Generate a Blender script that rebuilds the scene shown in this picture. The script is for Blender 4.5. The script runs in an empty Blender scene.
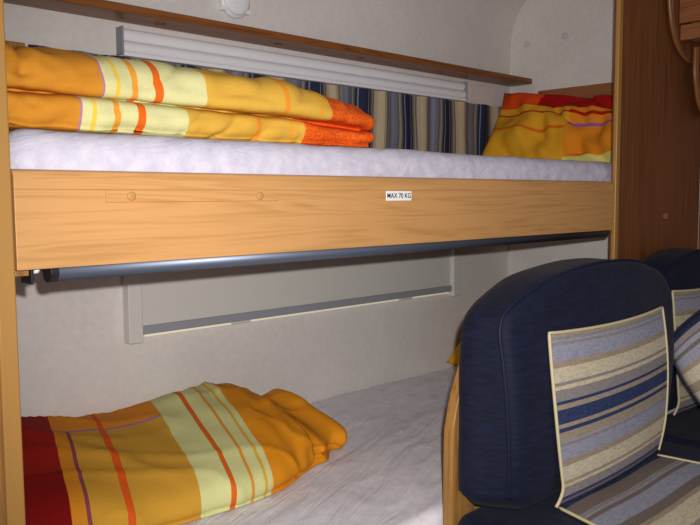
import bpy, bmesh, math, random
from mathutils import Vector, Matrix, noise
random.seed(4)
SC = bpy.context.scene
COL = SC.collection

# ------------------------------------------------------------------ colour / materials
def lin(c):
    if isinstance(c, str):
        c = [int(c[i:i+2], 16)/255 for i in (0, 2, 4)]
    return tuple(((v+.055)/1.055)**2.4 if v > .04045 else v/12.92 for v in c) + (1.0,)

class NT:
    def __init__(s, name, rough=.6, spec=.3):
        s.m = bpy.data.materials.new(name); s.m.use_nodes = True
        s.t = s.m.node_tree; s.b = s.t.nodes['Principled BSDF']
        s.b.inputs['Roughness'].default_value = rough
        s.b.inputs['Specular IOR Level'].default_value = spec
    def n(s, typ, ins=None, **kw):
        nd = s.t.nodes.new(typ)
        for k, v in kw.items(): setattr(nd, k, v)
        for k, v in (ins or {}).items():
            if hasattr(v, 'is_linked'): s.t.links.new(v, nd.inputs[k])
            else: nd.inputs[k].default_value = v
        return nd
    def math(s, op, a, b=0.0, c=0.0):
        return s.n('ShaderNodeMath', {0: a, 1: b, 2: c}, operation=op).outputs[0]
    def ramp(s, fac, stops, mode='CONSTANT'):
        nd = s.n('ShaderNodeValToRGB', {0: fac}); cr = nd.color_ramp; cr.interpolation = mode
        while len(cr.elements) < len(stops): cr.elements.new(0.5)
        for e, (p, c) in zip(cr.elements, sorted(stops, key=lambda q: q[0])): e.position = p
        for e, (p, c) in zip(cr.elements, sorted(stops, key=lambda q: q[0])): e.color = lin(c)
        return nd.outputs[0]
    def mix(s, fac, a, b, bt='MIX'):
        nd = s.n('ShaderNodeMix', data_type='RGBA', blend_type=bt)
        for i, v in ((0, fac), (6, a), (7, b)):
            if hasattr(v, 'is_linked'): s.t.links.new(v, nd.inputs[i])
            else: nd.inputs[i].default_value = v
        return nd.outputs[2]
    def noise(s, vec, scale=(1, 1, 1), sc=1.0, det=3.0, dist=0.0):
        mp = s.n('ShaderNodeMapping', {'Vector': vec, 'Scale': scale})
        return s.n('ShaderNodeTexNoise', {'Vector': mp.outputs[0], 'Scale': sc, 'Detail': det, 'Distortion': dist}).outputs['Fac']
    def obj(s): return s.n('ShaderNodeTexCoord').outputs['Object']
    def uv(s):
        sp = s.n('ShaderNodeSeparateXYZ', {0: s.n('ShaderNodeTexCoord').outputs['UV']})
        return sp.outputs[0], sp.outputs[1]
    def color(s, c):
        if hasattr(c, 'is_linked'): s.t.links.new(c, s.b.inputs['Base Color'])
        else: s.b.inputs['Base Color'].default_value = c
    def bump(s, h, strength=.2, dist=.002):
        bp = s.n('ShaderNodeBump', {'Height': h, 'Strength': strength, 'Distance': dist})
        s.t.links.new(bp.outputs[0], s.b.inputs['Normal'])

def plain(name, c, rough=.5, spec=.3, metal=0, var=.05):
    m = NT(name, rough, spec); o = m.obj()
    f = m.noise(o, sc=18, det=4)
    a = lin(c); k = 1-var
    m.color(m.mix(f, tuple(v*k for v in a[:3])+(1,), a))
    m.b.inputs['Metallic'].default_value = metal
    return m.m

def wood(name, light, dark, axis='X', rough=.38, spec=.35, fine=1.0):
    m = NT(name, rough, spec); o = m.obj()
    s = {'X': (.7, 12, 12), 'Z': (12, 12, .7), 'Y': (12, .7, 12)}[axis]
    s2 = {'X': (3, 130, 130), 'Z': (130, 130, 3), 'Y': (130, 3, 130)}[axis]
    f1 = m.noise(o, s, 1.3, 3, 1.6)
    rings = m.math('FRACT', m.math('MULTIPLY', f1, 7.0))
    rings = m.math('ABSOLUTE', m.math('SUBTRACT', rings, .5))
    f2 = m.noise(o, s2, 1.0, 4, .3)
    fac = m.math('ADD', m.math('MULTIPLY', rings, .75*fine), m.math('MULTIPLY', f2, .75))
    c = m.ramp(fac, [(.22, dark), (.62, light)], 'EASE')
    m.color(c); m.bump(f2, .12, .0006)
    return m.m

def weave_bump(m, o, extra=0.0):
    f = m.noise(o, sc=420, det=2); g = m.noise(o, (1, 1, 1), 26, 4, .6)
    m.bump(m.math('ADD', m.math('MULTIPLY', f, .35), g), .22+extra, .004)

def stripes_mat(name, lo, hi, stops, use='u', rough=.85, speck=.10, pattern_from=None):
    """fabric with sharp stripes across one cloth coordinate (metres)."""
    m = NT(name, rough, .15); o = m.obj(); u, v = m.uv()
    t = m.n('ShaderNodeMapRange', {0: u if use == 'u' else v, 1: lo, 2: hi}).outputs[0]
    c = m.ramp(t, [((p-lo)/(hi-lo), col) for p, col in stops])
    f = m.noise(o, sc=260, det=2)
    c = m.mix(m.math('MULTIPLY', f, speck*2), c, m.mix(1.0, c, lin('9a7a50'), 'MULTIPLY'))
    if pattern_from is not None:      # printed swirl on the patterned end
        mask = m.math('GREATER_THAN', u, pattern_from)
        vo = m.n('ShaderNodeTexVoronoi', {'Vector': o, 'Scale': 75.0})
        w = m.math('FRACT', m.math('MULTIPLY', vo.outputs['Distance'], 2.6))
        sw = m.math('MULTIPLY', m.math('GREATER_THAN', w, .5), mask)
        c = m.mix(m.math('MULTIPLY', sw, .55), c, lin('f07a1c'))
    m.color(c); weave_bump(m, o)
    return m

# ------------------------------------------------------------------ object helpers
def tag(o, label=None, cat=None, group=None, kind=None):
    for k, v in (('label', label), ('category', cat), ('group', group), ('kind', kind)):
        if v: o[k] = v
    return o
def empty(name, loc, label, cat, group=None):
    o = bpy.data.objects.new(name, None); COL.objects.link(o); o.location = loc; o.empty_display_size = .05
    return tag(o, label, cat, group)
def link(name, bm, mats, parent=None, smooth=False, bevel=0, seg=2):
    bmesh.ops.recalc_face_normals(bm, faces=bm.faces)
    me = bpy.data.meshes.new(name); bm.to_mesh(me); bm.free()
    o = bpy.data.objects.new(name, me); COL.objects.link(o)
    for m in (mats if isinstance(mats, (list, tuple)) else [mats]): me.materials.append(m)
    if smooth:
        for p in me.polygons: p.use_smooth = True
    if bevel:
        b = o.modifiers.new('edge', 'BEVEL'); b.width = bevel; b.segments = seg; b.limit_method = 'ANGLE'; b.angle_limit = .6
        for p in me.polygons: p.use_smooth = True
        b.harden_normals = True
    if parent:
        o.parent = parent
        o.matrix_parent_inverse = Matrix.Translation(world_loc(parent)).inverted()
    return o
def world_loc(o):
    # parents here are only ever translated
    v = Vector(o.location)
    return v if o.parent is None else Vector((0, 0, 0)) + (v if o.type == 'EMPTY' else Vector((0, 0, 0)))
def box(bm, x0, x1, y0, y1, z0, z1):
    v = [bm.verts.new((x, y, z)) for x in (x0, x1) for y in (y0, y1) for z in (z0, z1)]
    for f in ((0, 1, 3, 2), (4, 6, 7, 5), (0, 4, 5, 1), (2, 3, 7, 6), (0, 2, 6, 4), (1, 5, 7, 3)):
        bm.faces.new([v[i] for i in f])
    return bm
def bx(*a): return box(bmesh.new(), *a)
def catmull(P, n, closed=False):
    P = [Vector(p) for p in P]; N = len(P); out = []
    segs = N if closed else N-1
    for i in range(segs):
        g = (lambda k: P[k % N]) if closed else (lambda k: P[max(0, min(N-1, k))])
        a, b, c, d = g(i-1), g(i), g(i+1), g(i+2)
        for j in range(n):
            t = j/n
            out.append(.5*((2*b)+(c-a)*t+(2*a-5*b+4*c-d)*t*t+(3*b-a-3*c+d)*t**3))
    if not closed: out.append(P[-1])
    return out
def tube(bm, pts, r, n=10, closed=False):
    pts = [Vector(p) for p in pts]; rings = []; N = len(pts)
    ref = None
    for i, p in enumerate(pts):
        a = pts[(i-1) % N] if closed or i > 0 else p
        b = pts[(i+1) % N] if closed or i < N-1 else p
        d = (b-a).normalized()
        if ref is None: ref = d.orthogonal().normalized()
        ref = (ref - d*ref.dot(d)).normalized(); s = d.cross(ref)
        rings.append([bm.verts.new(p + r*(math.cos(k*2*math.pi/n)*ref + math.sin(k*2*math.pi/n)*s)) for k in range(n)])
    for i in range(N if closed else N-1):
        A, B = rings[i], rings[(i+1) % N]
        for k in range(n): bm.faces.new((A[k], A[(k+1) % n], B[(k+1) % n], B[k]))
    if not closed:
        bm.faces.new(rings[0]); bm.faces.new(rings[-1])
    return bm
def loft(rings, uvf=None, matf=None, cap=True):
    """rings: list of lists of points (same count, closed). uvf(i,k)->(u,v)"""
    bm = bmesh.new(); uvl = bm.loops.layers.uv.new('UVMap')
    V = [[bm.verts.new(p) for p in r] for r in rings]; n = len(V[0])
    def setuv(f, ids):
        if uvf:
            for l, (i, k) in zip(f.loops, ids): l[uvl].uv = uvf(i, k)
    for i in range(len(V)-1):
        for k in range(n):
            k2 = (k+1) % n
            f = bm.faces.new((V[i][k], V[i][k2], V[i+1][k2], V[i+1][k]))
            setuv(f, ((i, k), (i, k+1), (i+1, k+1), (i+1, k)))
            if matf: f.material_index = matf(i, k)
    if cap:
        for i in (0, len(V)-1):
            c = bm.verts.new(sum((v.co for v in V[i]), Vector())/n)
            for k in range(n):
                f = bm.faces.new((V[i][k], V[i][(k+1) % n], c)); setuv(f, ((i, k), (i, k+1), (i, k)))
                if matf: f.material_index = matf(i, k)
    return bm
def grid(nu, nv, fn, uvf=None):
    bm = bmesh.new(); uvl = bm.loops.layers.uv.new('UVMap')
    V = [[bm.verts.new(fn(i/nu, j/nv)) for j in range(nv+1)] for i in range(nu+1)]
    for i in range(nu):
        for j in range(nv):
            f = bm.faces.new((V[i][j], V[i+1][j], V[i+1][j+1], V[i][j+1]))
            for l, (a, b) in zip(f.loops, ((i, j), (i+1, j), (i+1, j+1), (i, j+1))):
                l[uvl].uv = uvf(a/nu, b/nv) if uvf else (a/nu, b/nv)
    return bm
def displace(bm, fn):
    bmesh.ops.recalc_face_normals(bm, faces=bm.faces)
    bm.normal_update()
    nn = [(v, v.normal.copy()) for v in bm.verts]
    for v, n in nn: v.co += n*fn(v.co)
    return bm
def N3(p, s, off=0): return noise.noise(Vector((p[0]*s[0]+off, p[1]*s[1]+off*.7, p[2]*s[2])))
def smoothstep(a, b, x):
    t = max(0., min(1., (x-a)/(b-a))); return t*t*(3-2*t)
def lathe(prof, n=24):
    """profile [(r, h)] around local Z"""
    return loft([[(r*math.cos(k*2*math.pi/n), r*math.sin(k*2*math.pi/n), h) for k in range(n)] for r, h in prof])
def xform(bm, M):
    bmesh.ops.transform(bm, matrix=M, verts=bm.verts); return bm
FACE_Y = Matrix.Rotation(math.pi/2, 4, 'X')        # local +Z -> world -Y
FACE_X = Matrix.Rotation(-math.pi/2, 4, 'Y')       # local +Z -> world -X
def disc(r, h, c, face, n=24):
    return xform(lathe([(r*.9, 0), (r, h*.3), (r, h*.75), (r*.85, h), (r*.4, h*1.05)], n), Matrix.Translation(c) @ face)

# ------------------------------------------------------------------ materials
OAK = wood('golden beech veneer', 'c8955e', 'b58550', 'X', fine=.75)
OAKV = wood('beech veneer upright', 'a2763f', '845a2e', 'Z')
OAKD = wood('beech veneer panel', '804e2e', '643a1e', 'Z', fine=.55, rough=.45)
OAKY = wood('beech veneer cross', '96603a', '74462a', 'Y')
SHELF = wood('shelf veneer', '8a5428', '663c1e', 'X')
EDGE = plain('beech edge banding', 'ab7e40', .35, .5)
CAPM = plain('beech plastic cap', 'b98a52', .4)
CAPD = plain('brown plastic cap', '7a4a2a', .4)
WHITEP = plain('white plastic', 'f0f0f4', .4, .4)
GREYP = plain('grey plastic', '8e9096', .45)
BLINDBAR = plain('grey bar', '9a9ca6', .5)
STEEL = plain('blue grey steel', '687082', .45, .5, .6)
DARKM = plain('dark metal', '2c2a2e', .4, .4, .3)
BLACK = plain('black print', '121214', .6)
STICK = plain('white sticker', 'f4f4f4', .4)
TRIMC = plain('cream tape', 'cdbf9a', .8, .1)
def mk_wall(name, c1, c2):
    m = NT(name, .8, .15); o = m.obj()
    f = m.math('ADD', m.math('MULTIPLY', m.noise(o, sc=60, det=5), .6), m.math('MULTIPLY', m.noise(o, (1, 1, 1), 9, 3), .4))
    m.color(m.ramp(f, [(.3, c1), (.7, c2)], 'EASE')); m.bump(m.noise(o, sc=300, det=3), .06, .001)
    return m.m
WALL = mk_wall('mottled wall paper', 'd8d3cf', 'e2dcd8')
CEIL = mk_wall('ceiling lining', 'c8c4c2', 'd6d2d0')
FLOOR = wood('floor boards', '8a6a48', '6c5036', 'X')
def mk_sheet(c1, c2, b):
    m = NT('white cotton sheet', .85, .1); o = m.obj()
    f = m.noise(o, sc=40, det=3)
    m.color(m.ramp(f, [(.3, c1), (.7, c2)], 'EASE'))
    mp = m.n('ShaderNodeMapping', {'Vector': o, 'Rotation': (0, .14, -.45)})
    g = m.noise(mp.outputs[0], (2.2, 20, 26), 1.0, 4, .9)
    m.bump(m.math('ADD', g, m.math('MULTIPLY', m.noise(o, sc=500, det=1), .05)), b, .012)
    return m.m
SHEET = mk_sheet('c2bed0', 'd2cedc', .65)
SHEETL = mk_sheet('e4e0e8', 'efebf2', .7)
def mk_navy():
    m = NT('navy velour', .75, .25); o = m.obj()
    f = m.noise(o, (30, 30, 160), 1, 3)
    m.color(m.ramp(f, [(.3, '0b0f24'), (.7, '121832')], 'EASE'))
    m.b.inputs['Sheen Weight'].default_value = .03
    m.bump(m.noise(o, (8, 8, 8), 3, 4), .25, .006)
    return m.m
NAVY = mk_navy()
NAVYP = plain('navy piping', '121830', .6, .3)

OR, YE, PA, RD = 'd8912e', 'e4b448', 'e2dfa2', 'e6541c'
UP = stripes_mat('duvet print upper', .28, 1.22, [(0.280, OR), (0.552, 'c080a0'), (0.556, PA), (0.574, 'f2cf52'), (0.582, PA),
     (0.606, 'f0a63a'), (0.616, PA), (0.647, 'ee6e1e'), (0.660, PA), (0.741, YE), (0.897, 'f09c30'), (0.908, YE), (0.980, 'f2a838'), (0.986, YE), (1.009, RD)], pattern_from=1.009).m
LOW = stripes_mat('duvet print lower', .28, 1.22, [(.28, OR), (.508, 'c080a0'), (.512, PA), (.529, 'f2cf52'), (.536, PA),
     (.564, 'f0a63a'), (.574, PA), (.606, 'ee6e1e'), (.618, PA), (.70, YE), (.850, 'f09c30'), (.862, YE), (.928, 'f2a838'), (.936, YE), (.961, RD)], pattern_from=.961).m
BED2 = stripes_mat('duvet print lower bunk', .30, 1.25, [(.30, '9c1a0e'), (.541, 'd88a22'), (.566, '8c4650'), (.571, 'cf9a34'), (.637, 'd8581a'), (.652, 'd09c36'),
     (.783, 'd9d998'), (.846, 'dc6a1c'), (.857, 'd9d998'), (.897, 'e09a34'), (.903, 'd9d998'), (.930, 'e0b040'), (.935, 'd9d998'), (.953, 'e4921c')])
# patchwork: strip towards the wall is orange, set off by a violet line
m = BED2; u, v = m.uv()
base = m.b.inputs['Base Color'].links[0].from_socket
left = m.math('MULTIPLY', m.math('LESS_THAN', u, .783), m.math('GREATER_THAN', u, .541))
back = m.math('MULTIPLY', m.math('GREATER_THAN', v, .50), left)
line = m.math('MULTIPLY', m.math('LESS_THAN', m.math('ABSOLUTE', m.math('SUBTRACT', v, .50)), .004), left)
str_ = m.math('MULTIPLY', m.math('LESS_THAN', m.math('ABSOLUTE', m.math('SUBTRACT', u, .6445)), .0058), left)
c = m.mix(back, base, lin('e08a22')); c = m.mix(line, c, lin('9c74a0')); c = m.mix(str_, c, lin('d8581a'))
redz = m.math('MULTIPLY', m.math('LESS_THAN', u, .541), m.math('LESS_THAN', v, .33))
c = m.mix(redz, c, lin('7c0c0c'))
m.color(c); BED2 = m.m

def pillow_print():
    m = NT('pillow print', .85, .12); o = m.obj(); u, v = m.uv()
    ww = m.math('MULTIPLY', m.math('SUBTRACT', m.noise(o, sc=9, det=2), .5), .03)
    vv = m.math('ADD', v, ww)
    c = m.ramp(vv, [(0, 'e0a428'), (.44, 'dc6c1c'), (.475, 'e0a428'), (.66, 'b83a18'), (.68, 'e0a428'), (.76, 'e04c1a')])
    c2 = m.ramp(vv, [(0, 'e0d878'), (.13, 'e48c22'), (.52, 'a460a0'), (.56, 'e48c22'), (.66, 'b01a14'), (.70, 'e48c22'), (.78, 'a81414')])
    c = m.mix(m.math('GREATER_THAN', u, .52), c, c2)
    redtop = m.math('MULTIPLY', m.math('GREATER_THAN', u, .30), m.math('GREATER_THAN', vv, .76))
    c = m.mix(redtop, c, lin('a81414'))
    m.color(c); weave_bump(m, o, .1); return m.m
PILLOW = pillow_print()

def curtain_mat():
    stops = []; lo, P, x0 = 0.0, .204, 1.263
    pat = [(0, '2a3048'), (.04, '84869a'), (.06, '2a3048'), (.23, '84869a'), (.25, '2a3048'), (.29, '6e665e'), (.33, '9a8c78'), (.36, '6e665e'), (.39, 'b8a68a'), (.46, 'c6b494'), (.58, 'a6957c'), (.62, '6e665e'), (.65, '8c8078'),
           (.68, '74788a'), (.74, '8c909e'), (.84, '74788a'), (.90, '6a625c'), (.94, '948876'), (.97, '6a625c')]
    m = NT('striped curtain', .9, .1); o = m.obj(); u, v = m.uv()
    t = m.math('FRACT', m.math('DIVIDE', m.math('SUBTRACT', u, x0-20*P), P))
    c = m.ramp(t, pat); f = m.noise(o, (160, 160, 40), 1, 2)
    c = m.mix(m.math('MULTIPLY', f, .25), c, lin('3a3a44')); m.color(c); return m.m
CURT = curtain_mat()

T = 'a99a85'; TP = '969090'; BG = 'a0a2b4'; BE = 'd6cbb0'; NV = '2f3d68'; PE = 'dccbab'; BR = '7c7068'
def seat_mat(name, stops):
    hi = stops[-1][0]+.2
    m = stripes_mat(name, 0, hi, stops, use='v', speck=.15)
    o = m.obj(); base = m.b.inputs['Base Color'].links[0].from_socket
    f = m.noise(o, (60, 260, 300), 1, 3)
    m.color(m.mix(m.math('MULTIPLY', m.math('GREATER_THAN', f, .52), .22), base, lin('5a5a68')))
    return m.m
px = [(333, T), (337, TP), (339.5, BG), (342, TP), (345, BG), (360, T), (367, BE), (381, TP), (384.5, PE), (389, TP), (400, NV), (403, T), (408, NV), (423, T), (427, NV), (431, T),
      (440, BG), (442, TP), (446, BG), (460, T), (466, BE), (482, T), (485, PE), (488.5, TP), (497, '3c4468'), (501, BR), (503, '2c3458')]
SEATB = seat_mat('striped seat fabric back', [((p-333)/172*.36, c) for p, c in px])
SEATC = seat_mat('striped seat fabric cushion', [(0, '2c3458'), (.010, BR), (.045, TP), (.055, BG), (.06, BR), (.072, BG), (.115, BR), (.14, T), (.15, BE), (.20, T), (.225, PE), (.235, TP), (.30, NV), (.31, T), (.33, NV), (.38, T)])
THROW = seat_mat('striped throw cushion fabric', [(0, NV), (.1, BG), (.25, T), (.35, BE), (.5, T), (.58, BE), (.68, T), (.72, BG), (.80, BR), (.83, BG), (.87, BR), (.89, TP), (.935, '2a3054')])

# ------------------------------------------------------------------ room shell
XR, YB, XL = 2.514, .72, .30
def structure(name, bm, mat, **k):
    return tag(link(name, bm, mat, **k), kind='structure')
prof = [(YB, 0.0), (YB, 1.62)] + [(YB-.22+.22*math.cos(a*math.pi/24), 1.62+.22*math.sin(a*math.pi/24)) for a in range(1, 13)]
def wall_back():
    bm = bmesh.new(); out = prof + [(p[0]+.03, p[1]) for p in reversed(prof[:2])]
    A = [[bm.verts.new((x, y, z)) for y, z in prof] for x in (-.8, XR)]
    B = [[bm.verts.new((x, y+.03, z+.0) if z < 1.63 else (x, y+.03*((y-.5)/.22), z+.03*((z-1.62)/.22))) for y, z in prof] for x in (-.8, XR)]
    n = len(prof)
    for S in (A, B):
        for i in range(n-1): bm.faces.new((S[0][i], S[1][i], S[1][i+1], S[0][i+1]))
    for e in (0, 1):
        for i in range(n-1): bm.faces.new((A[e][i], B[e][i], B[e][i+1], A[e][i+1]))
    bm.faces.new((A[0][0], A[1][0], B[1][0], B[0][0])); bm.faces.new((A[0][-1], A[1][-1], B[1][-1], B[0][-1]))
    return bm
structure('wall_back', wall_back(), WALL)
for p in bpy.data.objects['wall_back'].data.polygons: p.use_smooth = True
bpy.data.objects['wall_back'].data.set_sharp_from_angle(angle=.5)
structure('wall_right', bx(XR, XR+.03, -2.2, YB+.03, 0, 1.87), WALL)
structure('wall_left', bx(-.83, -.80, -2.2, YB+.03, 0, 1.87), WALL)
structure('floor', bx(-.83, XR+.03, -2.2, YB+.03, -.03, 0), FLOOR)
structure('ceiling', bx(-.83, XR+.03, -2.2, YB-.22, 1.84, 1.87), CEIL)
# tall partition boards that close off the bunk niche
pl = structure('wall_front_left', bx(-.80, .349, .002, .024, 0, 1.84), OAKV)
tag(link('trim', bx(.347, .3712, -.002, .026, 0, 1.84), EDGE, pl, bevel=.003, seg=2), 'pale rounded edge strip')
KNOB = plain('dark panel knob', '80583e', .7, .2)
pr = structure('wall_front_right', bx(1.974, XR, .0, .022, .452, 1.84), OAKD)
tag(link('trim', bx(1.9535, 1.974, -.003, .009, .452, 1.84), EDGE, pr, bevel=.003, seg=2), 'pale rounded edge strip')
link('cover_cap', xform(lathe([(.010, 0), (.0125, .002), (.0125, .010), (.009, .014), (.003, .0155)]), Matrix.Translation((2.258, .0005, .99)) @ FACE_Y), KNOB, pr, True)
structure('wall_right_panel', bx(XR-.0045, XR-.001, -2.19, -.003, 0, 1.835), OAKD)
niche = structure('wall_niche_left', bx(.30-.02, .30, .03, YB, 0, 1.70), WALL)

# ------------------------------------------------------------------ upper bunk
bunk = empty('bunk_bed', (1.15, .35, .95), 'upper bunk with long beech front board and steel tube below', 'bunk bed')
def board_bm():
    pr_ = [(0.018, .959), (0, .959), (0, 1.072), (.0012, 1.081), (.004, 1.0865), (.009, 1.0888), (.014, 1.0885), (.018, 1.086)]
    return loft([[(x, y, z) for y, z in pr_] for x in (.3738, 1.942)])
board = link('front_board', board_bm(), OAK, bunk, bevel=.0012)
GRV = plain('veneer joint', 'a87a46', .6)
for a in ((.3745, 1.941, 1.0626, 1.0634), (.498, .800, 1.0448, 1.0456), (.4974, .4986, 1.045, 1.063)):
    link('groove', bx(a[0], a[1], -.0004, .001, a[2], a[3]), GRV, board)
link('inlay_strip', bx(.498, .800, -.0012, .002, 1.0455, 1.0622), OAK, board, bevel=.0006)
for x in (.535, .761):
    link('screw_cap', disc(.0064, .0035, (x, -.001, 1.0535), FACE_Y), CAPM, board, True)
st = link('sticker', bx(1.0595, 1.1305, -.0012, .0006, 1.0435, 1.0618), STICK, board, bevel=.0006)
tag(st, 'white sticker reading MAX 70 KG')
cu = bpy.data.curves.new('lettering', 'FONT'); cu.body = 'MAX 70 KG'; cu.size = .0130; cu.align_x = 'CENTER'; cu.align_y = 'CENTER'
cu.extrude = .0001; cu.offset = .00022; cu.space_character = 1.02
tmp = bpy.data.objects.new('tmp', cu); COL.objects.link(tmp)
bpy.context.view_layer.update()
lm_ = bpy.data.meshes.new_from_object(tmp.evaluated_get(bpy.context.evaluated_depsgraph_get())); lm_.name = 'lettering'
bpy.data.objects.remove(tmp); bpy.data.curves.remove(cu)
lm_.transform(Matrix.Translation((1.0948, -.00135, 1.0526)) @ Matrix.Rotation(math.pi/2, 4, 'X'))
lm_.materials.clear(); lm_.materials.append(BLACK)
tx = bpy.data.objects.new('lettering', lm_); COL.objects.link(tx); tx.parent = board
link('slatted_base', bx(.378, XR-.005, .030, YB-.035, .975, .999), OAKD, bunk)
tubey, tubez = .024, .953
rail = link('support_tube', tube(bmesh.new(), [(.428, tubey, tubez), (1.951, tubey, tubez)], .0135, 20), STEEL, bunk, True)
link('tube_end', tube(bmesh.new(), [(.421, tubey, tubez), (.433, tubey, tubez)], .0148, 20), DARKM, rail, bevel=.001)
link('hinge_pin', tube(bmesh.new(), [(.398, tubey, .959), (.421, tubey, .959)], .004, 10), STEEL, rail, True)
link('pin_collar', tube(bmesh.new(), [(.4035, tubey, .958), (.4095, tubey, .958)], .0068, 12), WHITEP, rail, True)
link('bearer_block', bx(.378, .3965, .020, .050, .9495, .962), OAKV, bunk, bevel=.001)
link('hinge_plate', bx(.3975, .4010, .016, .052, .938, .966), DARKM, bunk, bevel=.0006)

# mattresses: rounded slab lofted along X
def mattress(x0, x1, y0, y1, z0, z1, r, wr, off, ny=26, nx=150, bulge=0):
    ring = []
    def arc(cy, cz, a0, a1, n=7):
        return [(cy+r*math.cos(a0+(a1-a0)*i/n), cz+r*math.sin(a0+(a1-a0)*i/n)) for i in range(n+1)]
    h = math.pi/2
    ring += arc(y0+r, z0+r, 3*h, 2*h)
    ring += [(y0, z0+r+(z1-z0-2*r)*i/6) for i in range(1, 6)]
    ring += arc(y0+r, z1-r, 2*h, h)
    ring += [(y0+r+(y1-y0-2*r)*i/ny, z1) for i in range(1, ny)]
    ring += arc(y1-r, z1-r, h, 0)
    ring += arc(y1-r, z0+r, 0, -h)
    cy, cz = (y0+y1)/2, (z0+z1)/2; R = []
    xs = [x0+r*(1-math.cos(i/8*h)) for i in range(8)] + [x0+r+(x1-x0-2*r)*i/nx for i in range(nx+1)] + [x1-r*(1-math.cos(i/8*h)) for i in range(7, -1, -1)]
    for x in xs:
        d = max(0, x0+r-x, x-(x1-r)); ins = r-math.sqrt(max(0, r*r-d*d))
        sy = 1-ins/((y1-y0)/2); sz = 1-ins/((z1-z0)/2)
        R.append([(x, cy+(y-cy)*sy, cz+(z-cz)*sz) for y, z in ring])
    bm = loft(R)
    def f(p):
        q = (p[0]*.8+p[1]*.5, p[1]*.9-p[0]*.45, p[2]-p[0]*.25)
        a = wr*N3(q, (2.5, 9, 12), off)-wr*.2+wr*.9*(1-abs(N3(q, (4, 17, 20), off+3)))**3*.7
        return a
    return displace(bm, f)
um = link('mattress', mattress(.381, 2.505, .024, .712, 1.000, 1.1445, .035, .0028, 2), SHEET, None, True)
tag(um, 'upper bunk mattress in a white fitted sheet', 'mattress')

# folded duvet on the upper bunk
def upper_duvet():
    x0, x1 = .33, 1.152
    base = [(.60, .004), (.36, .0), (.15, .002), (.118, .010), (.108, .030), (.117, .050), (.150, .0600), (.112, .0605), (.106, .088), (.132, .122), (.20, .140), (.34, .138), (.54, .128), (.62, .08), (.63, .03)]
    prof2 = [(v.x, v.y) for v in catmull([(a, b, 0) for a, b in base], 7, True)]
    n = len(prof2); crease = 6*7+2
    xs = []
    i = 0
    steps = 150
    for i in range(steps+1): xs.append(x0+(x1-x0)*i/steps)
    rings = []
    for x in xs:
        h = .97-.05*smoothstep(.55, .95, x)-.12*smoothstep(.92, 1.03, x)-.15*smoothstep(1.0, 1.165, x)
        e = max(0, (x-(x1-.022))/.022); k = math.sqrt(max(.0009, 1-e*e*.98))
        e2 = max(0, (x0+.05-x)/.05); k *= math.sqrt(max(.003, 1-e2*e2*.98))
        r = []
        for j, (y, z) in enumerate(prof2):
            zz = z*h
            cz = .055*h; cy = .33
            yy = y+.012*math.sin(x*9+ (0 if j < crease else 2))
            r.append((x, cy+(yy-cy)*(.6+.4*k), 1.1485+cz+(zz-cz)*k))
        rings.append(r)
    bm = loft(rings, lambda i, k: (xs[i], k/n), lambda i, k: 0 if k < crease else 1)
    def f(p):
        a = .007*N3(p, (7, 9, 16), 1)+.005*N3((p[0]+p[2], p[1], p[2]-p[0]*.5), (16, 12, 30), 5)-.006*(1-abs(N3((p[0]-p[2]*.8, p[1], p[2]), (11, 6, 9), 21)))**6
        lft = 1-smoothstep(.40, .56, p[0])
        a += lft*(.010*N3(p, (22, 10, 14), 9)+.006*N3((p[0]+p[2]*1.5, p[1], p[2]), (30, 8, 10), 2))
        rgt = smoothstep(.98, 1.08, p[0]); a += rgt*.005*N3(p, (26, 14, 40), 4)
        # pulled-in collar where the case is tucked over
        a -= .010*math.exp(-((p[0]-.432-(p[2]-1.2)*.15)/.010)**2)*smoothstep(1.19, 1.215, p[2])
        a *= .2+.8*smoothstep(.002, .024, abs(p[2]-1.207))
        if p[2] < 1.152: a *= .2
        return a
    return displace(bm, f)
d1 = link('duvet', upper_duvet(), [LOW, UP], None, True)
tag(d1, 'folded yellow and orange striped duvet lying on the upper bunk', 'duvet')

# pillows
def pillow_bm(w, h, t, n=44, wr=.012, off=0, pw=.5, slump=0, rc=0):
    bm = bmesh.new(); uvl = bm.loops.layers.uv.new('UVMap')
    def P(i, j, s):
        u, v = 2*i/n-1, 2*j/n-1
        ru, rv = math.sqrt(1-rc*v*v/2), math.sqrt(1-rc*u*u/2)
        th = max(0, (1-abs(u)**3.2)*(1-abs(v)**3.2))**pw
        x = u*w/2*(1-.05*(1-v*v)*abs(u)**4); y = v*h/2*(1-.05*(1-u*u)*abs(v)**4)
        x *= ru; y *= rv; z = s*t/2*th
        y -= slump*(u+1)/2*((v+1)/2)**.7
        if th > 0.02:
            q = Vector((x, y, z*3)); z += wr*th*(noise.noise(q*7+Vector((off, 0, 0)))+.7*noise.noise(Vector((x*22+y*8+off, y*7-x*4, s)))
                                              +.8*(noise.noise(Vector((x*10-y*9+off, y*4+x*3, s*2))))-1.3*(1-abs(noise.noise(Vector((x*6+y*7+off*3, y*3-x*2, s)))))**5)
        return (x, y, z)
    edge = {}
    for s in (1, -1):
        V = {}
        for i in range(n+1):
            for j in range(n+1):
                if i in (0, n) or j in (0, n):
                    if (i, j) not in edge: edge[(i, j)] = bm.verts.new(P(i, j, 1))
                    V[i, j] = edge[(i, j)]
                else: V[i, j] = bm.verts.new(P(i, j, s))
        for i in range(n):
            for j in range(n):
                f = bm.faces.new((V[i, j], V[i+1, j], V[i+1, j+1], V[i, j+1]))
                for l, (a, b) in zip(f.loops, ((i, j), (i+1, j), (i+1, j+1), (i, j+1))): l[uvl].uv = (a/n, b/n)
    return bm
def frame(U, V, C):
    U = Vector(U).normalized(); V = Vector(V); V = (V-U*V.dot(U)).normalized(); W = U.cross(V)
    return Matrix(((U.x, V.x, W.x, C[0]), (U.y, V.y, W.y, C[1]), (U.z, V.z, W.z, C[2]), (0, 0, 0, 1)))
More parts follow.
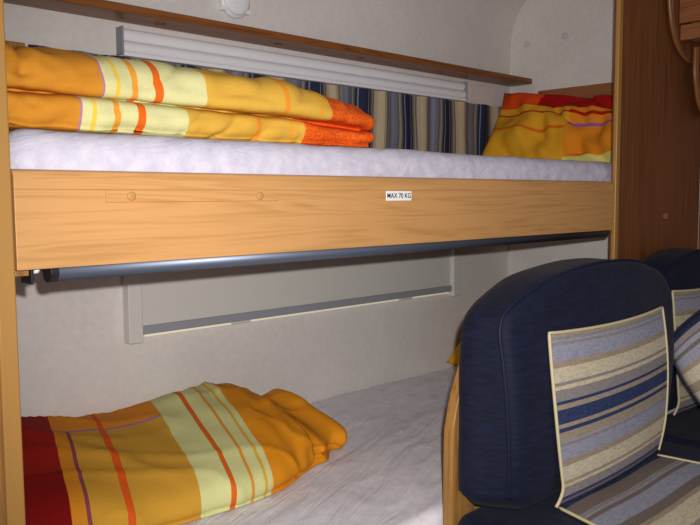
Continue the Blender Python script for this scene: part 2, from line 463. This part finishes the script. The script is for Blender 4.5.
p1 = link('pillow', xform(pillow_bm(.66, .335, .13, n=60, wr=.030, off=1, slump=.10), frame((0, -1, 0), (.17, 0, .31), (2.358, .365, 1.288))), PILLOW, None, True)
tag(p1, 'orange, yellow and dark red pillow leaning upright at the end of the upper bunk', 'pillow')
p2 = link('pillow', xform(pillow_bm(.46, .36, .13, off=4), frame((0, -1, 0), (.28, 0, .20), (2.262, .475, .568))), PILLOW, None, True)
tag(p2, 'pillow on the lower bunk, only its orange edge showing beside the blue seat back', 'pillow')

hb = link('headboard', bx(XR-.022, XR-.002, .034, .585, 1.138, 1.436), OAKY, None, bevel=.002)
tag(hb, 'wooden board on the end wall behind the upright pillow', 'headboard')
wb = link('side_panel', bx(.302, .672, YB-.022, YB-.002, 1.138, 1.385), OAKV, None, bevel=.002)
tag(wb, 'small wooden panel on the back wall left of the striped curtain', 'panel')

# curtain behind the upper bunk
def curtain(u, v):
    x = .678+(2.432-.678)*u; z = 1.147+(1.383-1.147)*v
    y = .700+.006*math.sin(x*31*2+1.1*math.sin(x*7))+.003*N3((x, 0, z), (14, 1, 9), 3)
    return (x, y, z)
cu_ = link('curtain', grid(420, 8, curtain, lambda u, v: (.678+1.754*u+.003*math.sin(v*5+u*40), v)), CURT, None, True)
tag(cu_, 'blue, grey and beige striped curtain along the wall of the upper bunk', 'curtain')

# upper blind cassette
cas = empty('roller_blind', (1.5, .70, 1.41), 'closed white blind cassette under the wall shelf', 'blind')
cx0, cx1 = .893, 2.206
def arcp(cy, cz, ry, rz, a0, a1, n=8):
    return [(cy+ry*math.cos(math.radians(a0+(a1-a0)*i/n)), cz+rz*math.sin(math.radians(a0+(a1-a0)*i/n))) for i in range(n+1)]
def strip(prof_, x0, x1): return loft([[(x, y, z) for y, z in prof_] for x in (x0, x1)])
link('top_rib', strip([(YB-.001, 1.423), (YB-.001, 1.452)]+arcp(.706, 1.437, .009, .014, 90, 270), cx0+.004, cx1), WHITEP, cas, True).data.set_sharp_from_angle(angle=.7)
link('housing', strip([(YB-.001, 1.395), (YB-.001, 1.423)]+arcp(.704, 1.409, .013, .0135, 90, 270), cx0+.004, cx1), WHITEP, cas, True).data.set_sharp_from_angle(angle=.7)
link('pull_bar', bx(cx0+.006, cx1-.002, .690, .715, 1.3850, 1.3950), WHITEP, cas, bevel=.002)
for x in (cx0, cx1-.004):
    link('end_cap', bx(x, x+.005, .688, YB-.001, 1.388, 1.453), GREYP, cas, bevel=.0015)

# wall shelf
sh = empty('wall_shelf', (1.5, .67, 1.47), 'narrow brown wooden shelf running along the wall above the blind', 'shelf')
link('board', bx(.35, XR-.002, .622, YB-.002, 1.4665, 1.487), SHELF, sh, bevel=.004, seg=3)
for x in (.985, 1.345, 1.66, 2.03):
    link('screw_cap', xform(lathe([(.012, 0), (.012, .002), (.009, .0035), (.004, .004)]), Matrix.Translation((x, .672, 1.4668)) @ Matrix.Rotation(math.pi, 4, 'X')), CAPD, sh, True)

# round white wall lamp above the shelf
lm = empty('wall_lamp', (1.235, YB, 1.575), 'round white wall lamp above the shelf, cut by the picture top', 'lamp')
link('base', disc(.047, .014, (1.233, YB-.001, 1.572), FACE_Y, 36), WHITEP, lm, True)
link('cover', xform(lathe([(.041, .010), (.040, .020), (.036, .023), (.016, .024)], 36), Matrix.Translation((1.233, YB, 1.572)) @ FACE_Y), WHITEP, lm, True)
for a in (-35, 215):
    ca, sa = math.cos(math.radians(a)), math.sin(math.radians(a))
    link('clip', xform(bx(-.008, .008, -.006, .006, 0, .016), Matrix.Translation((1.233+.047*ca, YB-.001, 1.572+.047*sa)) @ FACE_Y), WHITEP, lm, bevel=.002)

# screw cover caps on the end wall
for (y, z), w in (((.649, 1.617), 'nearer the corner'), ((.491, 1.623), 'farther from the corner')):
    tag(link('cover_cap', disc(.012, .004, (XR, y, z), FACE_X), CEIL, None, True), 'pale round screw cap on the end wall above the pillow, ' + w, 'cap', 'screw caps on the end wall')

# ------------------------------------------------------------------ lower window and blind
RAILM_ = plain('window frame', 'e4e2da', .5)
win = tag(link('window_1', bx(.925, 2.140, YB-.006, YB-.001, .7085, .86), RAILM_), kind='structure')
g = NT('daylit pane', .2); g.b.inputs['Emission Color'].default_value = lin('fff6d0'); g.b.inputs['Emission Strength'].default_value = .2; g.color(lin('f4efd8'))
link('pane', bx(.940, 2.128, YB-.012, YB-.0055, .7095, .724), g.m, win)
bl = empty('window_blind', (1.53, .70, .78), 'grey blind drawn over the low window, under the upper bunk', 'blind')
FAB = plain('blind fabric', 'd4d2cc', .8, .1, 0, .03)
RAILM = plain('blind rail', 'd8d6d2', .5)
link('shade', bx(.926, 2.139, .7045, .7065, .725, .960), FAB, bl)
link('bottom_bar', bx(.928, 2.137, .698, .7065, .7165, .738), BLINDBAR, bl, bevel=.002)
for x0 in (.890, 2.138):
    link('side_rail', bx(x0, x0+.038, .690, YB-.001, .699, .962), RAILM, bl, bevel=.003)
link('head_box', bx(.884, 2.182, .676, YB-.001, .958, .972), RAILM, bl, bevel=.003)
for x in (1.222, 1.888):
    link('pull_tab', bx(x-.030, x+.030, .690, .700, .7125, .7185), RAILM, bl, bevel=.0015)

# ------------------------------------------------------------------ lower bunk
base = empty('bunk_box', (1.4, .3, 0), 'wooden box base carrying the lower bunk mattress', 'bed base')
link('frame', bx(.376, XR-.004, -.085, YB-.004, .0, .324), OAK, base)
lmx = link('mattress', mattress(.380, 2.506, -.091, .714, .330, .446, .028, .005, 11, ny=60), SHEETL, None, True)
tag(lmx, 'lower bunk mattress under a creased white sheet', 'mattress')

def lower_duvet():
    x0, x1 = .385, 1.25
    steps = 130; rings = []; xs = []
    def frontz(x): return 0
    nb = 64
    for i in range(steps+1):
        x = x0+(x1-x0)*i/steps; xs.append(x)
        yf = .188+.045*smoothstep(.95, 1.12, x)+.05*smoothstep(1.13, 1.2, x)+.008*math.sin(x*13)
        yb = .700-.10*smoothstep(1.06, 1.215, x)
        h = .147-.026*smoothstep(.5, .85, x)+.018*smoothstep(.85, 1.08, x)-.025*smoothstep(1.10, 1.24, x)+.004*math.sin(x*15)
        e = max(0, (x-(x1-.03))/.03); k = math.sqrt(max(.002, 1-e*e*.99))**.8
        e2 = max(0, (x0+.03-x)/.03); k *= math.sqrt(max(.002, 1-e2*e2*.99))
        base_ = [(yb-.06, .002), (yf+.06, .002), (yf+.008, .012), (yf+.004, .045), (yf+.035, h*.58), (yf+.13, h*.80), (yf+(yb-yf)*.55, h*.96), (yf+(yb-yf)*.80, h*1.0), (yb-.025, h*.84), (yb, h*.40), (yb-.005, .03)]
        pr_ = catmull([(a, b, 0) for a, b in base_], 9, True)
        cy, cz = (yf+yb)/2, .05
        rings.append([(x, cy+(q.x-cy)*(.6+.4*k), .450+cz+(q.y-cz)*k) for q in pr_])
    n = len(rings[0])
    bm = loft(rings, lambda i, k: (rings[i][k % n][0]+.014-.32*(rings[i][k % n][1]-.22), rings[i][k % n][1]))
    def f(p):
        a = .007*N3(p, (5, 6, 8), 3)+.005*N3(p, (14, 9, 16), 6)+.006*(1-abs(N3((p[0]-p[1]*.5, p[1]+p[0]*.4, p[2]), (4, 9, 6), 31)))**8-.004
        r = smoothstep(.95, 1.05, p[0])
        a += r*(.007*N3((p[0]-p[1]*.3, p[1], p[2]), (30, 6, 22), 8))
        # overlap ridge where the fold lies over the layer beneath
        q = p[0]-.10*(p[1]-.25)-1.105
        a += -.020*smoothstep(-.014, .004, q)*smoothstep(.45, .46, p[2])
        a += .005*math.exp(-((p[0]*.9+p[1]*.55-.80)/.02)**2)*smoothstep(.50, .56, p[2])
        a *= 1-.85*smoothstep(1.17, 1.225, p[0])
        if p[2] < .456: a *= .2
        return a
    return displace(bm, f)
d2 = link('duvet', lower_duvet(), BED2, None, True)
tag(d2, 'folded duvet on the lower bunk with red, ochre, pale green and orange stripes', 'duvet')

# ------------------------------------------------------------------ dinette seats
def arch(x0, x1, z0, n=90):
    """closed outline (x, z) of a seat back, rounded shoulders and a domed top"""
    w = x1-x0; k = w/.745
    left = [(0, z0+.03), (-.004, .60), (.0, .76), (.005, .817), (.033, .850), (.095, .877), (.175, .899), (.27, .9125), (.3725, .917)]
    L = [(x0+a*k, z) for a, z in left]; Rr = [(x1-a*k, z) for a, z in reversed(left[:-1])]
    top = [(v.x, v.y) for v in catmull([(a, b, 0) for a, b in L+Rr], 8)]
    return top + [(x1-.03, z0), (x0+.03, z0)]
def back_cushion(x0, x1, label, zb=.470, dy0=0., dz0=0., pl_=.165, pr_=.828):
    cx_, hw = (x0+x1)/2, (x1-x0)/2
    def F(x, z):
        q = min(1.2, abs((x-cx_)/hw)); zz = max(0, min(1, (z-.46)/.44))
        return dy0-.222-.030*(1-q*q)-.014*math.sin(math.pi*min(1, zz*1.15))
    root = empty('backrest_cushion', (cx_, -.18, zb), label, 'seat back', 'blue seat backs')
    A = [(x, z+dz0*max(0, min(1, (z-.55)/.2))) for x, z in arch(x0, x1, zb)]; cz = .68
    def sc(s, y=None, dy=0, g=1):
        out = []
        for x, z in A:
            lo = max(0, min(1, (.86-z)/.40)); X = cx_+(x-cx_)*(1-(1-s)*.9-(g*(.010+.115*lo) if y is None or g < 1 else 0)); Z = cz+(z-cz)*(1-(1-s)*1.25)
            out.append((X, F(X, Z)+dy if y is None else y+dy0, Z))
        return out
    R = [sc(.6, -.125), sc(.93, -.125), sc(.985, -.132), sc(1.0, -.150)]
    R += [sc(1.0, -.172, g=.3), sc(1.0, -.200, g=.75), sc(.998, None, .014), sc(.985, None, .004), sc(.955, None, 0), sc(.90, None, 0), sc(.8), sc(.65), sc(.45), sc(.25), sc(.08)]
    body = link('body', displace(loft(R), lambda p: .003*N3(p, (9, 9, 9), x0)), NAVY, root, True)
    pts = [p for p in sc(1.001, None, .013)][:-2]
    link('piping', tube(bmesh.new(), pts, .0032, 8), NAVYP, root, True)
    # striped panel
    w = x1-x0
    def P(u, v):
        z = .469+.331*v
        tl, tr = x0+pl_*w, x0+pr_*w
        bulge = .018*math.sin(math.pi*v)
        l = tl+.067*w*(1-v)**1.5-bulge*.3; r = tr+.007*w*(1-v)**1.3+bulge-.03*max(0, 1-v*4)**2
        l -= .03*max(0, 1-v*8)**2
        x = l+(r-l)*u
        z += .006*v*(1-4*(u-.5)**2)*-1+.010*(1-v)*u
        return (x, F(x, z)-.0055-.012*(1-v)**3, z)
    pn = link('fabric_panel', grid(30, 40, P, lambda u, v: (u, .36*(1-v))), SEATB, root, True)
    tag(pn, 'striped beige, grey and blue fabric panel')
    pts = [P(0, 1-i/40) for i in range(0, 41)][::-1] + [P(i/30, 1) for i in range(1, 31)] + [P(1, 1-i/40) for i in range(1, 41)]
    tag(link('edge_tape', tube(bmesh.new(), pts, .0032, 8), TRIMC, pn, True), 'cream edge tape')
    return root
S1, S2 = (1.113, 1.822), (1.945, 2.505)
back_cushion(*S1, 'navy seat back with striped panel, the near one next to the bunk')
back_cushion(*S2, 'navy seat back behind the throw cushion, against the far side wall', dy0=.10, dz0=-.018, pl_=.10, pr_=.85)

def seat_cushion(x0, x1, label, yb_=-.128):
    y0, y1, z0, z1 = -.72, yb_, .335, .462
    root = empty('seat_cushion', ((x0+x1)/2, -.42, z0), label, 'seat cushion', 'blue seat cushions')
    bm = mattress(x0, x1, y0, y1, z0, z1, .03, .002, 7, ny=20, nx=40)
    def H(x, y): return z1+.006-.10*smoothstep(-.10, -.9, y)*0
    link('body', bm, NAVY, root, True)
    w = x1-x0
    def P(u, v):
        y = -.262-.40*v
        l = x0+.215*w-.09*w*min(1, v*2.2)*.9; r = x0+.79*w+.10*w*v
        return (l+(r-l)*u, y, z1+.0055+.002*math.sin(u*9+v*4))
    pn = link('fabric_panel', grid(20, 40, P, lambda u, v: (u, .40*v)), SEATC, root, True)
    tag(pn, 'striped fabric panel on the sitting side')
    pts = [P(0, i/40) for i in range(40, -1, -1)]
    pts2 = [P(1, i/40) for i in range(41)]
    for q in (pts, pts2): tag(link('edge_tape', tube(bmesh.new(), q, .0032, 8), TRIMC, pn, True), 'cream edge tape')
seat_cushion(1.098, 1.822, 'navy seat cushion with striped panel below the near seat back')
seat_cushion(1.829, 2.505, 'navy seat cushion below the far seat back', -.104)

bench = empty('bench', (1.8, -.4, 0), 'wooden dinette bench with rounded end board beside the lower bunk', 'bench')
link('box', bx(1.115, 2.506, -.70, -.125, 0, .333), OAKV, bench, bevel=.003)
def back_board():
    pts = catmull([(1.108, .0, 0), (1.108, .30, 0), (1.109, .575, 0), (1.118, .645, 0), (1.145, .715, 0), (1.20, .79, 0), (1.35, .81, 0), (1.6, .81, 0), (1.815, .81, 0)], 8)
    o = [(p.x, p.y) for p in pts]+[(1.815, 0)]
    bm = bmesh.new()
    A = [[bm.verts.new((x, y, z)) for x, z in o] for y in (-.1225, -.0995)]
    n = len(o)
    for k in range(n): bm.faces.new((A[0][k], A[0][(k+1) % n], A[1][(k+1) % n], A[1][k]))
    bm.faces.new(A[0]); bm.faces.new(A[1]); return bm
link('back_board', back_board(), OAKV, bench, bevel=.003)

tc = empty('throw_cushion', (1.80, -.42, .62), 'square striped throw cushion standing on its corner at the picture right edge', 'cushion')
M_ = frame((.42, -.91, .0), (.10, .05, .98), (1.903, -.375, .668)) @ Matrix.Rotation(math.radians(36), 4, 'Z')
body = link('cover', xform(pillow_bm(.325, .325, .085, n=30, wr=.003, off=2, rc=.7), M_), THROW, tc, True)
n_ = 30; edge_pts = []
for i in range(n_): edge_pts.append((2*i/n_-1, -1))
for i in range(n_): edge_pts.append((1, 2*i/n_-1))
for i in range(n_): edge_pts.append((1-2*i/n_, 1))
for i in range(n_): edge_pts.append((-1, 1-2*i/n_))
ep = [M_ @ Vector((u*.1625*math.sqrt(1-.35*v*v)*(1-.05*(1-v*v)*abs(u)**4), v*.1625*math.sqrt(1-.35*u*u)*(1-.05*(1-u*u)*abs(v)**4), 0)) for u, v in edge_pts]
link('piping', tube(bmesh.new(), ep, .003, 6, True), NAVYP, tc, True)

# ------------------------------------------------------------------ overhead locker on the side wall
lk = empty('overhead_locker', (2.4, -.3, 1.5), 'brown overhead locker with rounded end board, top right', 'locker')
def end_board(pts, y0, y1):
    o = [(v.x, v.y) for v in catmull([(a, b, 0) for a, b in pts], 8)]+[(XR-.003, pts[-1][1]), (XR-.003, pts[0][1])]
    bm = bmesh.new(); A = [[bm.verts.new((x, y, z)) for x, z in o] for y in (y0, y1)]; n = len(o)
    for k in range(n): bm.faces.new((A[0][k], A[0][(k+1) % n], A[1][(k+1) % n], A[1][k]))
    bm.faces.new(A[0]); bm.faces.new(A[1]); return bm, o
LEDGE = plain('locker edge', '8a5a30', .35, .5)
def rounded_board(pts, y0, y1):
    bm, o = end_board(pts, y0, y1)
    e = link('end_board', bm, OAKD, lk, bevel=.002)
    edge = o[:-2]
    link('edge_strip', tube(bmesh.new(), [(x-.002, (y0+y1)/2, z) for x, z in edge], 0.006, 10), LEDGE, e, True)
rounded_board([(2.218, 1.838), (2.218, 1.66), (2.224, 1.60), (2.245, 1.535), (2.285, 1.485), (2.345, 1.456), (2.40, 1.452)], -.024, -.006)
rounded_board([(2.362, 1.49), (2.362, 1.42), (2.374, 1.375), (2.395, 1.330), (2.43, 1.300), (2.47, 1.290)], -.045, -.027)
link('door', bx(2.262, 2.282, -.80, -.026, 1.545, 1.836), OAKY, lk, bevel=.003)
link('bottom_rail', bx(2.272, 2.300, -.80, -.026, 1.498, 1.542), OAKY, lk, bevel=.003)
link('carcass', bx(2.300, XR-.003, -.80, -.048, 1.498, 1.836), OAKY, lk)

# ------------------------------------------------------------------ camera and light
Rm = ((0.719513, -0.06243, 0.691667), (-0.694456, -0.056646, 0.717302), (-0.005601, -0.996441, -0.084112))
right = Vector((Rm[0][0], Rm[1][0], Rm[2][0])); up = -Vector((Rm[0][1], Rm[1][1], Rm[2][1])); fwd = Vector((Rm[0][2], Rm[1][2], Rm[2][2]))
C = Vector((0, -1.0, 1.05))
cam = bpy.data.cameras.new('camera'); co = bpy.data.objects.new('camera', cam); COL.objects.link(co)
cam.sensor_width = 36; cam.lens = 36*770/700; cam.sensor_fit = 'HORIZONTAL'; cam.clip_start = .02
co.matrix_world = Matrix(((right.x, up.x, -fwd.x, C.x), (right.y, up.y, -fwd.y, C.y), (right.z, up.z, -fwd.z, C.z), (0, 0, 0, 1)))
SC.camera = co
fl = bpy.data.lights.new('camera_flash', 'SPOT'); fo = bpy.data.objects.new('camera_flash', fl); COL.objects.link(fo)
fl.energy = 98; fl.spot_size = math.radians(94); fl.spot_blend = 1.0; fl.shadow_soft_size = .008; fl.color = (1, .96, .92)
fp = C+right*.025+up*.042
fo.location = fp
aim = (fwd+up*.0+right*.10).normalized()
fo.rotation_euler = aim.to_track_quat('-Z', 'Y').to_euler()
w = bpy.data.worlds.new('world'); SC.world = w; w.use_nodes = True
bg = w.node_tree.nodes['Background']; bg.inputs[0].default_value = (.82, .86, 1, 1); bg.inputs[1].default_value = .42
# soft warm area light under the ceiling, its source unseen
ca = bpy.data.lights.new('warm_fill', 'AREA'); cao = bpy.data.objects.new('warm_fill', ca); COL.objects.link(cao)
ca.energy = 2.0; ca.size = .5; ca.color = (1, .9, .8); cao.location = (.6, -1.2, 1.80)
SC.view_settings.view_transform = 'Standard'; SC.view_settings.look = 'None'; SC.view_settings.exposure = 0
